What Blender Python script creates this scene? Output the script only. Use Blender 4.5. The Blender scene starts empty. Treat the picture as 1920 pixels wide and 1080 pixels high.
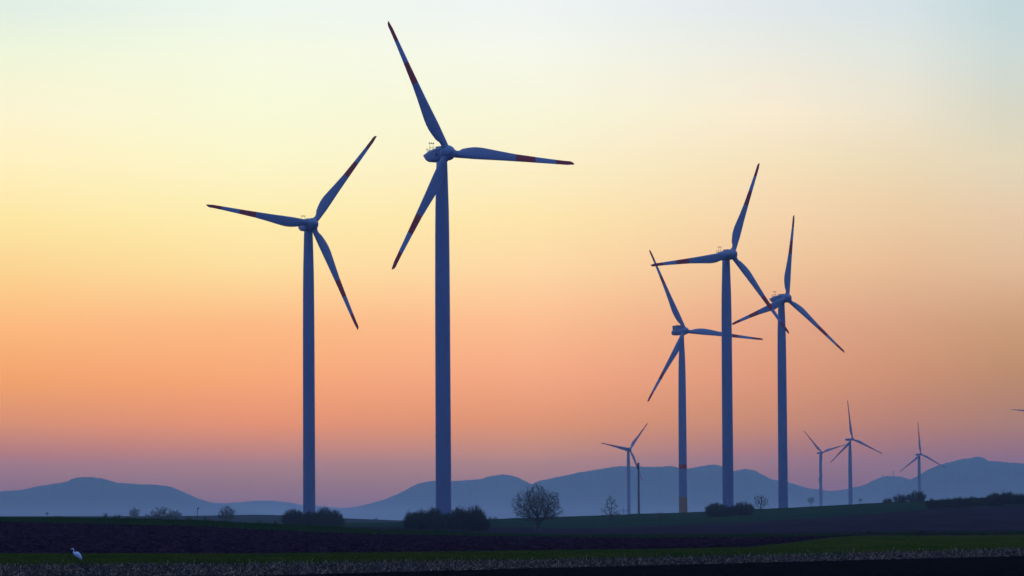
import bpy, math, random
import numpy as np
from mathutils import Matrix, Vector

SC = bpy.context.scene
COL = SC.collection
# ------------------------------------------------------------------ camera
F = 8000.0            # focal length in pixels of the 1920 px wide photograph
ROLL = -0.0058
PITCH = math.atan(435 / 8000)
cr, sr = math.cos(ROLL), math.sin(ROLL)
_r = np.array([1, 0, 0.]); _f = np.array([0, math.cos(PITCH), math.sin(PITCH)]); _u = np.array([0, -math.sin(PITCH), math.cos(PITCH)])
CR, CU, CF = cr * _r + sr * _u, cr * _u - sr * _r, _f
cd = bpy.data.cameras.new('camera'); cam = bpy.data.objects.new('camera', cd); COL.objects.link(cam)
cd.sensor_width = 36; cd.lens = F / 1920 * 36; cd.clip_start = 1; cd.clip_end = 80000
cam.matrix_world = Matrix(((CR[0], CU[0], -CF[0], 0), (CR[1], CU[1], -CF[1], 0), (CR[2], CU[2], -CF[2], 0), (0, 0, 0, 1)))
SC.camera = cam
SC.view_settings.view_transform = 'Standard'; SC.view_settings.look = 'None'
SC.view_settings.exposure = 0; SC.view_settings.gamma = 1
SC.render.engine = 'CYCLES'
SC.cycles.volume_bounces = 1

def at(x, y, Y):
    """world point seen at photo pixel (x, y), Y metres ahead"""
    x, y, Y = np.broadcast_arrays(np.asarray(x, float), np.asarray(y, float), np.asarray(Y, float))
    d = CR * (x - 960)[..., None] - CU * (y - 540)[..., None] + CF * F
    return d * (Y / d[..., 1])[..., None]

def on_plane(x, y, z):
    x, y = np.asarray(x, float), np.asarray(y, float)
    d = CR * (x - 960)[..., None] - CU * (y - 540)[..., None] + CF * F
    return d * (z / d[..., 2])[..., None]

# ------------------------------------------------------------------ world: a clear evening sky by direction
def lin(c):
    c = np.asarray(c, float) / 255
    return np.where(c <= .04045, c / 12.92, ((c + .055) / 1.055) ** 2.4)
SKY_Y = [15, 100, 210, 300, 410, 500, 610, 710, 795, 850, 895, 950]
#SKYTABLE
SKYLIN = {
 30: [[0.8305, 0.9381, 0.8082], [0.9688, 1.0171, 0.7304], [1.1074, 1.0128, 0.666], [1.1612, 0.9958, 0.5398], [1.1739, 0.9225, 0.3602], [1.1959, 0.7873, 0.2471], [1.271, 0.5881, 0.1361], [1.2788, 0.4545, 0.0214], [1.1147, 0.3531, 0.0], [0.8399, 0.2181, 0.0], [0.5595, 0.1509, 0.0], [0.2876, 0.0162, 0.0]],
 480: [[0.9396, 1.0225, 0.8955], [1.0275, 1.0546, 0.7993], [1.0616, 1.0723, 0.7202], [1.1226, 1.0477, 0.6215], [1.1732, 0.9808, 0.4269], [1.2096, 0.877, 0.3365], [1.2693, 0.5934, 0.1725], [1.344, 0.4881, 0.078], [1.3027, 0.3707, 0.0], [0.9765, 0.2843, 0.0], [0.6193, 0.2015, 0.0], [0.3997, 0.0798, 0.0]],
 1000: [[0.9609, 0.9956, 0.9526], [1.0307, 1.0375, 0.8735], [1.062, 1.0314, 0.7295], [1.1254, 0.9914, 0.6161], [1.1771, 0.9126, 0.4068], [1.2155, 0.8116, 0.3615], [1.2714, 0.6184, 0.2287], [1.2914, 0.4902, 0.139], [1.2025, 0.3887, 0.0], [1.0158, 0.3409, 0.0], [0.6896, 0.2205, 0.0], [0.4509, 0.1024, 0.0]],
 1450: [[0.8282, 0.8786, 0.8707], [0.9252, 0.9116, 0.7819], [1.075, 0.9299, 0.6669], [1.0609, 0.8574, 0.5144], [1.0843, 0.7523, 0.4002], [1.0657, 0.6482, 0.2987], [1.0166, 0.4594, 0.1902], [1.0197, 0.3773, 0.0884], [0.923, 0.3069, 0.0], [0.7258, 0.1967, 0.0], [0.4879, 0.1234, 0.0], [0.3422, 0.0158, 0.0]],
 1700: [[0.7412, 0.8281, 0.8292], [0.8339, 0.8635, 0.7604], [0.9469, 0.8499, 0.63], [0.9647, 0.7878, 0.486], [0.9912, 0.6857, 0.357], [0.9609, 0.5757, 0.2623], [0.875, 0.4113, 0.1552], [0.8318, 0.3212, 0.0534], [0.7402, 0.2313, 0.0], [0.5829, 0.1521, 0.0], [0.4244, 0.0985, 0.0], [0.2917, 0.0, 0.0]],
 1890: [[0.6045, 0.7387, 0.7361], [0.6793, 0.7638, 0.701], [0.7757, 0.7471, 0.5684], [0.8912, 0.7651, 0.5021], [0.9332, 0.6607, 0.3783], [0.9157, 0.5716, 0.2891], [0.7748, 0.384, 0.1145], [0.6979, 0.2866, 0.0234], [0.617, 0.2254, 0.0], [0.5107, 0.1217, 0.0], [0.3237, 0.0412, 0.0], [0.1904, 0.0, 0.0]],
}
#ENDSKYTABLE
W = bpy.data.worlds.new('World'); SC.world = W; W.use_nodes = True
nt = W.node_tree; nt.nodes.clear(); N = nt.nodes; L = nt.links
def node(t, **k):
    n = N.new(t)
    for a, b in k.items(): setattr(n, a, b)
    return n
def wmath(op, a, b=None, clamp=False):
    n = node('ShaderNodeMath', operation=op, use_clamp=clamp)
    for i, v in enumerate((a, b)):
        if v is None: continue
        if isinstance(v, (int, float)): n.inputs[i].default_value = v
        else: L.new(v, n.inputs[i])
    return n.outputs[0]
def wrange(v, a, b, smooth=True):
    n = node('ShaderNodeMapRange', interpolation_type='SMOOTHSTEP' if smooth else 'LINEAR')
    L.new(v, n.inputs[0]); n.inputs[1].default_value = a; n.inputs[2].default_value = b
    return n.outputs[0]
def wmix(f, a, b, mode='MIX'):
    n = node('ShaderNodeMix', data_type='RGBA', blend_type=mode); n.clamp_factor = True
    for s, v in ((n.inputs[0], f), (n.inputs[6], a), (n.inputs[7], b)):
        if isinstance(v, (tuple, list)): s.default_value = (*v, 1)
        elif isinstance(v, (int, float)): s.default_value = v
        else: L.new(v, s)
    return n.outputs[2]
tc = node('ShaderNodeTexCoord'); sp = node('ShaderNodeSeparateXYZ'); L.new(tc.outputs['Generated'], sp.inputs[0])
sx, sy, sz = sp.outputs
hor = wmath('SQRT', wmath('ADD', wmath('MULTIPLY', sx, sx), wmath('MULTIPLY', sy, sy)))
tane = wmath('DIVIDE', sz, wmath('MAXIMUM', hor, .001))
elf = wmath('DIVIDE', tane, .126, clamp=True)
azi = wmath('ARCTAN2', sx, sy)
ramps = []
for X in SKYLIN:
    n = node('ShaderNodeValToRGB'); n.color_ramp.interpolation = 'LINEAR'
    pts = []
    for y, c in zip(SKY_Y, SKYLIN[X]):
        d = at(X, y, 1.); pts.append((min(1, max(0, d[2] / math.hypot(d[0], d[1]) / .126)), c))
    pts.sort(key=lambda p: p[0])
    el = n.color_ramp.elements
    while len(el) < len(pts): el.new(.5)
    for e, (p, c) in zip(el, pts): e.position = p
    for e, (p, c) in zip(el, pts): e.color = (c[0] * .5, c[1] * .5, c[2] * .5, 1)
    L.new(elf, n.inputs[0]); ramps.append(n.outputs[0])
xs_ = [math.atan((X - 960) / F) for X in SKYLIN]
g = ramps[0]
for q in range(1, len(ramps)): g = wmix(wrange(azi, xs_[q - 1], xs_[q], False), g, ramps[q])
glow = wmix(1.0, g, (2, 2, 2), 'MULTIPLY')
# the rest of the dome: pale blue over the sunset, deep blue overhead, dusky blue behind the camera
nish = node('ShaderNodeTexSky', sky_type='NISHITA'); nish.sun_disc = False
nish.sun_elevation = math.radians(0.5); nish.sun_rotation = math.radians(-14); nish.air_density = 1.3; nish.dust_density = .6; nish.ozone_density = 3
nb = wmix(1.0, nish.outputs[0], (.02, .035, .075), 'MULTIPLY')
west_hi = wmix(wrange(tane, .12, .9), (.62, .85, 1.25), (.16, .38, 1.1))
east = wmix(wrange(tane, .0, 1.6), (.024, .076, .47), (.25, .45, 1.02))
away = wrange(wmath('ABSOLUTE', azi), .3, 1.15)
dome = wmix(1.0, wmix(away, west_hi, east), nb, 'ADD')
inglow = wmath('MULTIPLY', wrange(tane, .30, .122), wmath('SUBTRACT', 1.0, wrange(wmath('ABSOLUTE', azi), .25, 1.0)))
skyc = wmix(inglow, dome, glow)
bg = node('ShaderNodeBackground'); L.new(skyc, bg.inputs[0]); bg.inputs[1].default_value = 1.0
wo = node('ShaderNodeOutputWorld'); L.new(bg.outputs[0], wo.inputs[0])

# ------------------------------------------------------------------ materials
def mat(name, col, rough=.8, noise=None, bump=None, spec=0, coord='Object'):
    """noise=(scale, colour2, detail) blends a second colour; bump=(scale, distance)"""
    m = bpy.data.materials.new(name); m.use_nodes = True; t = m.node_tree
    b = t.nodes['Principled BSDF']; b.inputs['Roughness'].default_value = rough
    b.inputs['Specular IOR Level'].default_value = spec
    b.inputs['Base Color'].default_value = (*col, 1)
    if noise or bump:
        tcn = t.nodes.new('ShaderNodeTexCoord'); 
    if noise:
        sc = noise[0]
        mp = t.nodes.new('ShaderNodeMapping'); t.links.new(tcn.outputs[coord], mp.inputs[0])
        mp.inputs['Scale'].default_value = sc if isinstance(sc, tuple) else (sc, sc, sc)
        nn = t.nodes.new('ShaderNodeTexNoise'); nn.inputs['Scale'].default_value = 1; nn.inputs['Detail'].default_value = 6
        nn.inputs['Roughness'].default_value = .65
        t.links.new(mp.outputs[0], nn.inputs[0])
        rp = t.nodes.new('ShaderNodeValToRGB'); rp.color_ramp.elements[0].position = .38; rp.color_ramp.elements[1].position = .62
        rp.color_ramp.elements[0].color = (*col, 1); rp.color_ramp.elements[1].color = (*noise[1], 1)
        t.links.new(nn.outputs[0], rp.inputs[0]); t.links.new(rp.outputs[0], b.inputs['Base Color'])
    if bump:
        n2 = t.nodes.new('ShaderNodeTexNoise'); n2.inputs['Scale'].default_value = bump[0]; n2.inputs['Detail'].default_value = 5
        t.links.new(tcn.outputs[coord], n2.inputs[0])
        bp = t.nodes.new('ShaderNodeBump'); bp.inputs['Distance'].default_value = bump[1]; bp.inputs['Strength'].default_value = 1
        t.links.new(n2.outputs[0], bp.inputs['Height']); t.links.new(bp.outputs[0], b.inputs['Normal'])
    return m
MT = {
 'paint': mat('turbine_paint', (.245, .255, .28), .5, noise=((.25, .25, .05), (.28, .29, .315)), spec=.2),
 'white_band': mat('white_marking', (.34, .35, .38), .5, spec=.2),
 'red': mat('red_marking', (.60, .035, .03), .5, noise=(.4, (.68, .045, .035)), spec=.2),
 'orange': mat('ochre_tower_band', (.50, .24, .09), .6, noise=(.3, (.44, .20, .075))),
 'seam': mat('dark_seam', (.06, .06, .065), .6),
 'steel': mat('galvanised_steel', (.20, .20, .21), .5),
 'concrete': mat('weathered_concrete', (.085, .07, .06), .9, noise=(.6, (.12, .10, .085))),
 'bark': mat('dark_bark', (.060, .045, .035), .95, noise=(2.5, (.10, .08, .06)), bump=(6, .03)),
 'twig': mat('bare_twigs', (.075, .055, .042), .95, noise=(.8, (.12, .085, .055))),
 'shrub': mat('shrub_twigs', (.050, .045, .035), .95, noise=(.7, (.085, .07, .04))),
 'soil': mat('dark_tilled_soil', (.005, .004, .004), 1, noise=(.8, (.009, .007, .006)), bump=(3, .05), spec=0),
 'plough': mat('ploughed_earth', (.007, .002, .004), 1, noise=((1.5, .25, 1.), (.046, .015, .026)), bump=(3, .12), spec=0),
 'turf': mat('short_grass', (.022, .045, .003), 1, noise=((.12, .05, .1), (.068, .056, .005)), bump=(4, .08), spec=0),
 'turf_dark': mat('crest_grass_cover', (.012, .030, .008), 1, noise=((.15, .05, .1), (.02, .036, .009)), bump=(3, .1), spec=0),
 'stub_soil': mat('stubble_soil', (.020, .017, .016), 1, noise=(1.5, (.05, .04, .035)), bump=(4, .06), spec=0),
 'straw_a': mat('pale_straw', (.62, .36, .17), .8), 'straw_b': mat('grey_straw', (.20, .14, .09), .9), 'straw_c': mat('dark_straw', (.05, .035, .02), .9),
 'blade_a': mat('grass_blade', (.05, .085, .005), .9), 'blade_b': mat('yellowed_blade', (.11, .09, .01), .9), 'blade_c': mat('deep_green_blade', (.02, .05, .008), .9),
 'mid_brown': mat('bare_field', (.020, .010, .016), 1, noise=((.06, .02, .05), (.032, .017, .022)), bump=(1, .1), spec=0),
 'mid_green': mat('winter_crop', (.008, .026, .010), 1, noise=((.012, .10, .05), (.018, .038, .014)), spec=0),
 'track': mat('pale_track', (.035, .025, .02), 1, noise=(.2, (.045, .035, .03))),
 'far': mat('distant_field', (.018, .022, .016), 1, noise=((.002, .004, .003), (.03, .03, .022)), spec=0),
 'wood': mat('forested_slope', (.035, .045, .030), 1, noise=(.004, (.060, .065, .040)), spec=0),
 'white': mat('white_feathers', (.94, .94, .92), .7, noise=(14, (.88, .88, .87)), bump=(40, .01)),
 'beak': mat('yellow_beak', (.65, .36, .06), .5), 'leg': mat('dark_leg', (.04, .035, .03), .6), 'eye': mat('eye', (.02, .02, .01), .2),
}

# ------------------------------------------------------------------ mesh helpers
class MB:
    def __init__(s): s.v = []; s.f = []; s.m = []; s.n = 0
    def add(s, v, faces, mi=0):
        v = np.asarray(v, float).reshape(-1, 3)
        for fa in faces:
            fa = np.asarray(fa, int)
            if len(fa) == 0: continue
            s.f.append(fa + s.n)
            s.m.append(np.full(len(fa), mi) if np.isscalar(mi) else np.asarray(mi))
        s.v.append(v); s.n += len(v)
    def segs(s, P0, P1, r0, r1, k=3, mi=0):
        P0, P1 = np.asarray(P0, float), np.asarray(P1, float); n = len(P0)
        if n == 0: return
        d = P1 - P0; d /= np.maximum(np.linalg.norm(d, axis=1), 1e-9)[:, None]
        h = np.where(np.abs(d[:, 2:3]) > .9, [[1., 0, 0]], [[0, 0, 1.]])
        a = np.cross(d, h); a /= np.linalg.norm(a, axis=1)[:, None]; b = np.cross(d, a)
        an = np.arange(k) * 2 * np.pi / k
        ring = np.cos(an)[None, :, None] * a[:, None] + np.sin(an)[None, :, None] * b[:, None]
        r0 = np.broadcast_to(r0, n)[:, None, None]; r1 = np.broadcast_to(r1, n)[:, None, None]
        V = np.concatenate([P0[:, None] + ring * r0, P1[:, None] + ring * r1], 1).reshape(-1, 3)
        i = np.arange(k); j = (i + 1) % k
        q = np.stack([i, j, j + k, i + k], 1)
        Q = (q[None] + (np.arange(n) * 2 * k)[:, None, None]).reshape(-1, 4)
        s.add(V, [Q], mi if np.isscalar(mi) else np.repeat(mi, k))
    def loft(s, rings, mi=0, cap=True, mis=None):
        rings = [np.asarray(r, float) for r in rings]; k = len(rings[0]); V = np.concatenate(rings)
        i = np.arange(k); j = (i + 1) % k
        Q = []; M = []
        for a in range(len(rings) - 1):
            Q.append(np.stack([i, j, j + k, i + k], 1) + a * k); M.append(np.full(k, mi if mis is None else mis[a]))
        s.add(V, [np.concatenate(Q)], np.concatenate(M))
        if cap:
            s.f.append(np.array([list(range(k))[::-1]]) + s.n - len(V)); s.m.append(np.array([mi if mis is None else mis[0]]))
            s.f.append(np.array([list(range(k))]) + s.n - k); s.m.append(np.array([mi if mis is None else mis[-1]]))
    def tube(s, pts, rad, k=12, mi=0, ax=None):
        pts = [Vector(p) for p in pts]; rings = []
        prev = None
        for i, p in enumerate(pts):
            d = (pts[min(i + 1, len(pts) - 1)] - pts[max(i - 1, 0)]).normalized()
            if prev is None:
                a = d.orthogonal().normalized() if ax is None else Vector(ax)
            else: a = prev
            a = (a - d * a.dot(d)).normalized(); b = d.cross(a); prev = a
            r = rad[i] if hasattr(rad, '__len__') else rad
            ra, rb = (r if hasattr(r, '__len__') else (r, r))
            rings.append([p + a * ra * math.cos(t) + b * rb * math.sin(t) for t in np.arange(k) * 2 * math.pi / k])
        s.loft(rings, mi)
    def box(s, c, h, mi=0):
        c = np.array(c); V = np.array([[x, y, z] for z in (-1, 1) for x, y in ((-1, -1), (1, -1), (1, 1), (-1, 1))]) * np.array(h) + c
        s.add(V, [np.array([[3, 2, 1, 0], [4, 5, 6, 7], [0, 1, 5, 4], [1, 2, 6, 5], [2, 3, 7, 6], [3, 0, 4, 7]])], mi)
    def build(s, name, mats, parent=None, smooth=True):
        me = bpy.data.meshes.new(name); V = np.concatenate(s.v)
        me.vertices.add(len(V)); me.vertices.foreach_set('co', V.ravel())
        tot = np.concatenate([np.full(len(f), f.shape[1]) for f in s.f]); idx = np.concatenate([f.ravel() for f in s.f])
        me.loops.add(len(idx)); me.loops.foreach_set('vertex_index', idx.astype(np.int32))
        me.polygons.add(len(tot)); me.polygons.foreach_set('loop_start', np.concatenate([[0], np.cumsum(tot)[:-1]]).astype(np.int32))
        me.polygons.foreach_set('material_index', np.concatenate(s.m).astype(np.int32))
        me.polygons.foreach_set('use_smooth', np.full(len(tot), smooth))
        for m in (mats if isinstance(mats, (list, tuple)) else [mats]): me.materials.append(MT[m])
        me.update(calc_edges=True); me.validate()
        o = bpy.data.objects.new(name, me); COL.objects.link(o)
        if parent: o.parent = parent
        return o
def tag(o, label=None, cat=None, group=None, kind=None):
    for k, v in (('label', label), ('category', cat), ('group', group), ('kind', kind)):
        if v: o[k] = v
    return o
def empty(name, loc, rz=0):
    o = bpy.data.objects.new(name, None); COL.objects.link(o); o.location = [float(c) for c in loc]; o.rotation_euler = (0, 0, rz); return o
def copy_thing(src, loc, rz=0, scale=1, label=None):
    r = src.copy(); COL.objects.link(r); r.location = [float(c) for c in loc]; r.rotation_euler = (0, 0, rz)
    r.scale = (scale,) * 3 if np.isscalar(scale) else scale
    if label: r['label'] = label
    for ch in src.children:
        c = ch.copy(); COL.objects.link(c); c.parent = r
        for g in ch.children:
            d = g.copy(); COL.objects.link(d); d.parent = c
    return r

def _hash(i, j, s):
    h = (i.astype(np.int64) * 374761393 + j.astype(np.int64) * 668265263 + s * 1442695041) & 0x7fffffff
    h = ((h ^ (h >> 13)) * 1274126177) & 0x7fffffff
    return ((h ^ (h >> 16)) & 0xffff) / 65535.
def vnoise(x, y, s=0):
    i, j = np.floor(x), np.floor(y); u, v = x - i, y - j; u = u * u * (3 - 2 * u); v = v * v * (3 - 2 * v)
    return (_hash(i, j, s) * (1 - u) + _hash(i + 1, j, s) * u) * (1 - v) + (_hash(i, j + 1, s) * (1 - u) + _hash(i + 1, j + 1, s) * u) * v
def fbm(x, y, s=0, o=4, g=.55):
    t = 0; a = 1; n = 0
    for k in range(o): t = t + a * (vnoise(x * 2 ** k, y * 2 ** k, s + k) - .5); n += a; a *= g
    return t / n * 2

# ------------------------------------------------------------------ the ground: strips that share their edges
ZG = -2.64
XS0, XS1 = -700, 2620
def pw(pts):
    a = np.array(pts, float); return lambda x: np.interp(x, a[:, 0], a[:, 1])
c1y = pw([(-700, 1082), (0, 1080), (480, 1079.5), (940, 1067), (1400, 1055.5), (1920, 1042.5), (2620, 1030)])
c2y = pw([(-700, 1064), (0, 1060.5), (480, 1057.5), (940, 1052.5), (1400, 1043.5), (1920, 1029), (2620, 1020)])
c3y = pw([(-700, 1040), (0, 1037.5), (480, 1038), (700, 1036), (940, 1033), (1200, 1030), (1400, 1026), (1480, 1018), (1560, 1007.5), (1620, 1004), (1800, 1004), (1920, 1002), (2620, 1002)])
c4y = pw([(-700, 984), (0, 978), (240, 983.5), (400, 988), (480, 993), (620, 999), (760, 1003), (940, 1006), (1200, 1009), (1400, 1008), (1560, 1006), (1620, 1003), (1800, 1002), (1920, 1001), (2620, 1000)])
c5y = pw([(-700, 973), (0, 970.5), (120, 970), (240, 972), (360, 975), (480, 981), (600, 987), (720, 994), (840, 996.5), (940, 1001), (1060, 1003.5), (1180, 1003), (1300, 1003), (1420, 1001.5), (1500, 1001), (1660, 999), (1800, 999), (1920, 997), (2620, 996)])
c7y = pw([(-700, 994), (600, 990), (760, 988), (900, 989), (1060, 990), (1140, 989.5), (1400, 979), (1600, 966), (1740, 955), (1920, 947), (2620, 925)])
c8y = pw([(-700, 985), (560, 984.5), (640, 982), (700, 980.8), (760, 979), (915, 973.5), (1060, 968.5), (1180, 965), (1280, 962), (1340, 959.5), (1400, 955.5), (1480, 952), (1600, 946), (1700, 941), (1750, 938.5), (1850, 933.5), (1920, 931), (2620, 908)])
c10y = pw([(-700, 969), (340, 967.5), (480, 965), (530, 966), (650, 972), (755, 976), (900, 979), (1000, 984), (1200, 990), (2620, 990)])
def c3(x):
    p = on_plane(x, c3y(x), ZG)
    k = np.clip((np.asarray(x, float) - 1380) / 240, 0, 1)[..., None]
    return p * (1 - k) + at(x, c3y(x), 600.) * k
C1 = lambda x: on_plane(x, c1y(x), ZG)
C2 = lambda x: on_plane(x, c2y(x), ZG)
C3 = c3
C4 = lambda x: at(x, c4y(x), 590. + 25 * np.clip((np.asarray(x) - 1380) / 240, 0, 1))
C5 = lambda x: at(x, c5y(x), 640.)
C5m = lambda x: at(x, c5y(x) + 16, 790.)
C6 = lambda x: at(x, c5y(x) + 2., 1000.)
C7 = lambda x: at(x, c7y(x), 1450.)
C7b = lambda x: C7(x) * .997 + C8(x) * .003
C8 = lambda x: at(x, c8y(x), 1950.)
C9 = lambda x: at(x, 992., 2400.)
C10 = lambda x: at(x, c10y(x), 3500.)
C11 = lambda x: at(x, 992., 4200.)
C12 = lambda x: at(x, 992., 9000.)
C13 = lambda x: at(x, 988., 21700.)
def strip(name, A, B, nx, ny, m, amp=0, fx=1., fy=1., seed=1, arch=0, edge=.12, octv=4, near=0):
    xs = np.linspace(XS0, XS1, nx); t = np.linspace(0, 1, ny)
    a, b = A(xs), B(xs); P = a[None] * (1 - t)[:, None, None] + b[None] * t[:, None, None]
    P[..., 2] += (arch * np.sin(np.pi * t))[:, None]
    if amp:
        w = np.minimum(1, np.minimum(t, 1 - t) / max(edge, 1e-6))[:, None] if edge else (np.minimum(1, t / near)[:, None] if near else 1)
        P[..., 2] += amp * fbm(P[..., 0] * fx, P[..., 1] * fy, seed, octv) * w
    i, j = np.meshgrid(np.arange(ny - 1), np.arange(nx - 1), indexing='ij'); k = i * nx + j
    b_ = MB(); b_.add(P.reshape(-1, 3), [np.stack([k, k + 1, k + nx + 1, k + nx], -1).reshape(-1, 4)])
    return tag(b_.build(name, m), kind='structure')
def ground_at(x, D):
    """world point on the fields at photo column x, D metres ahead"""
    q = [c(float(x)) for c in (C5, C5m, C6, C7, C8, C9, C10, C11, C12, C13)]
    z = float(np.interp(D, [p[1] for p in q], [p[2] for p in q])); p = at(float(x), 985., float(D)); p[2] = z
    return p
C0 = lambda x: on_plane(x, 540 + 435 + 8000 * 2.64 / 26., ZG)
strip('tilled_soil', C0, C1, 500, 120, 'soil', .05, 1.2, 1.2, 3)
strip('stubble_field', C1, C2, 500, 60, 'stub_soil', .06, 1.2, 1.2, 5)
strip('grass_strip', C2, C3, 900, 120, 'turf', .10, .8, .5, 7)
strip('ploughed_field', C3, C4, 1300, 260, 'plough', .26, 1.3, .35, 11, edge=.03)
strip('crest_verge', C4, C5, 1300, 30, 'turf_dark', .22, .35, .25, 13, edge=0, near=.12)
strip('valley_field', C5, C5m, 300, 12, 'mid_brown')
strip('valley_field', C5m, C6, 300, 12, 'mid_brown')
strip('bare_field', C6, C7, 300, 60, 'mid_brown', .5, .03, .02, 17)
strip('field_track', C7, C7b, 300, 2, 'track')
strip('green_field', C7b, C8, 600, 60, 'mid_green', .5, .05, .02, 19, edge=0, near=.05)
strip('field', C8, C9, 200, 12, 'far')
strip('low_ridge', C9, C10, 400, 20, 'far', 1.2, .01, .01, 23)
strip('plain', C10, C11, 200, 8, 'far')
strip('plain', C11, C12, 200, 20, 'far', 1.5, .004, .003, 29)
strip('plain', C12, C13, 200, 30, 'far', 3, .002, .001, 31)
g = MB(); p0 = C0(np.linspace(XS0, XS1, 40)); q0 = p0.copy(); q0[:, 1] = -300; q0[:, 0] *= 30
kk = np.arange(39); g.add(np.concatenate([q0, p0]), [np.stack([kk, kk + 1, kk + 41, kk + 40], 1)])
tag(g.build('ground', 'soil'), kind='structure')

def scatter(A, B, n, rng, x0=-120, x1=2040, tp=1.0):
    x = rng.uniform(x0, x1, n); t = rng.uniform(0, 1, n) ** tp
    return A(x) * (1 - t)[:, None] + B(x) * t[:, None], x, t
rng = np.random.default_rng(4)
# stubble: broken stalks
P, x, t = scatter(C1, C2, 60000, rng)
keep = (.6 * vnoise(P[:, 0] * .8, P[:, 1] * .15, 91) + .5 * vnoise(P[:, 0] * .12, P[:, 1] * .05, 92)) > rng.uniform(0, .95, len(P)) - .22 * (x / 1920); P = P[keep]; n = len(P)
ang = rng.uniform(0, 2 * np.pi, n); lean = np.clip(rng.normal(1.15, .4, n), 0, 1.6); ln = rng.uniform(.07, .26, n) * rng.choice([.8, 1, 1, 1, 1, 1.9], n)
d = np.stack([np.cos(ang) * np.sin(lean), np.sin(ang) * np.sin(lean), np.abs(np.cos(lean)) + .05], 1)
sb = MB(); sb.segs(P, P + d * ln[:, None], rng.uniform(.007, .022, n), rng.uniform(.005, .014, n), 3, mi=rng.choice(3, n, p=[.16, .31, .53]))
sb.build('stubble', ['straw_a', 'straw_b', 'straw_c'], smooth=False)
tag(bpy.data.objects['stubble'], 'broken straw stalks standing and lying along the pale stubble strip', 'stubble', kind='stuff')
def blades(name, A, B, n, h0, h1, mats, p, label, x0=-120, x1=2040, tp=1., zoff=0., amp=None):
    P, x, t = scatter(A, B, n, rng, x0, x1, tp)
    if amp: P[:, 2] += amp[0] * fbm(P[:, 0] * amp[1], P[:, 1] * amp[2], amp[3], 4)
    P[:, 2] -= .03
    a = rng.uniform(0, np.pi, n); w = rng.uniform(.010, .030, n); h = rng.uniform(h0, h1, n)
    s = np.stack([np.cos(a) * w, np.sin(a) * w, 0 * a], 1)
    tip = np.stack([rng.normal(0, .35, n) * h, rng.normal(0, .35, n) * h, h], 1)
    V = np.stack([P - s, P + s, P + tip], 1).reshape(-1, 3)
    b = MB(); b.add(V, [np.arange(3 * n).reshape(-1, 3)], rng.choice(len(mats), n, p=p))
    return tag(b.build(name, mats, smooth=False), label, 'grass', kind='stuff')
blades('grass', C2, C3, 90000, .05, .17, ['blade_a', 'blade_b', 'blade_c'], [.5, .25, .25], 'short green grass growing between the stubble and the ploughed field')
blades('verge_grass', C4, C5, 60000, .08, .30, ['blade_c', 'blade_a'], [.8, .2], 'dark green grass along the crest above the ploughed field', amp=(.22, .35, .25, 13))
# clods of turned earth
P, x, t = scatter(C3, C4, 26000, rng, x1=1600)
n = len(P); ic = np.array([[1, 0, 0], [-1, 0, 0], [0, 1, 0], [0, -1, 0], [0, 0, 1], [0, 0, -1.]])
r = rng.uniform(.04, .16, n); V = P[:, None] + ic[None] * r[:, None, None] * rng.uniform(.6, 1.3, (n, 6, 1)); V[..., 2] += .02
tr = np.array([[0, 2, 4], [2, 1, 4], [1, 3, 4], [3, 0, 4]])
cb = MB(); cb.add(V.reshape(-1, 3), [(tr[None] + (np.arange(n) * 6)[:, None, None]).reshape(-1, 3)])
tag(cb.build('soil_clods', 'plough', smooth=False), 'turned clods of dark earth covering the ploughed field', 'clods', kind='stuff')

# ------------------------------------------------------------------ hills far away
def ridge(pts, D, seed, depth=3500, base=-22., spur=.25):
    a = np.array(pts, float); xs = np.arange(a[0, 0], a[-1, 0] + 1, 2.0); ys = np.interp(xs, a[:, 0], a[:, 1])
    k = np.exp(-np.linspace(-2, 2, 9) ** 2); k /= k.sum(); ys = np.convolve(np.pad(ys, 4, 'edge'), k, 'valid')
    ys = ys - 1.3 * fbm(xs * .11, xs * 0, seed, 4, .8) - 1.3 * np.abs(fbm(xs * .45, xs * 0, seed + 9, 2))
    top = at(xs, ys, D); nt_ = 34; T = np.linspace(-1, 1, nt_)
    rows = []
    for t in T:
        prof = (math.cos(t * math.pi) * .5 + .5) ** .8
        Y = D + t * depth
        R = at(xs, ys, D).copy(); R[:, 0] *= Y / D; R[:, 1] = Y
        h = top[:, 2] - base
        nz = fbm(R[:, 0] / 900, R[:, 1] / 1400, seed + 5, 4)
        R[:, 2] = base + h * np.clip(prof * (1 + spur * nz * (1 - prof) * 2), 0, .995 if t else 1)
        if abs(t) < .5 / nt_: R[:, 2] = top[:, 2]
        rows.append(R)
    Pm = np.array(rows); nx = len(xs)
    i, j = np.meshgrid(np.arange(nt_ - 1), np.arange(nx - 1), indexing='ij'); k2 = i * nx + j
    b = MB(); b.add(Pm.reshape(-1, 3), [np.stack([k2, k2 + 1, k2 + nx + 1, k2 + nx], -1).reshape(-1, 4)])
    return tag(b.build('hills', 'wood'), kind='structure')
ridge([(-700, 965), (-450, 945), (-250, 930), (0, 921), (40, 919), (75, 911), (125, 904), (140, 896), (160, 894.5), (190, 897), (220, 905.5), (260, 908), (295, 909.5), (318, 912.5), (350, 925.5), (375, 936), (405, 945), (440, 952), (480, 960), (520, 968), (560, 975)], 17500, 3)
ridge([(300, 952), (405, 943), (430, 943.5), (480, 939), (505, 938), (540, 943), (570, 947), (620, 951), (680, 957), (760, 965)], 20300, 41, 1100)
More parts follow.
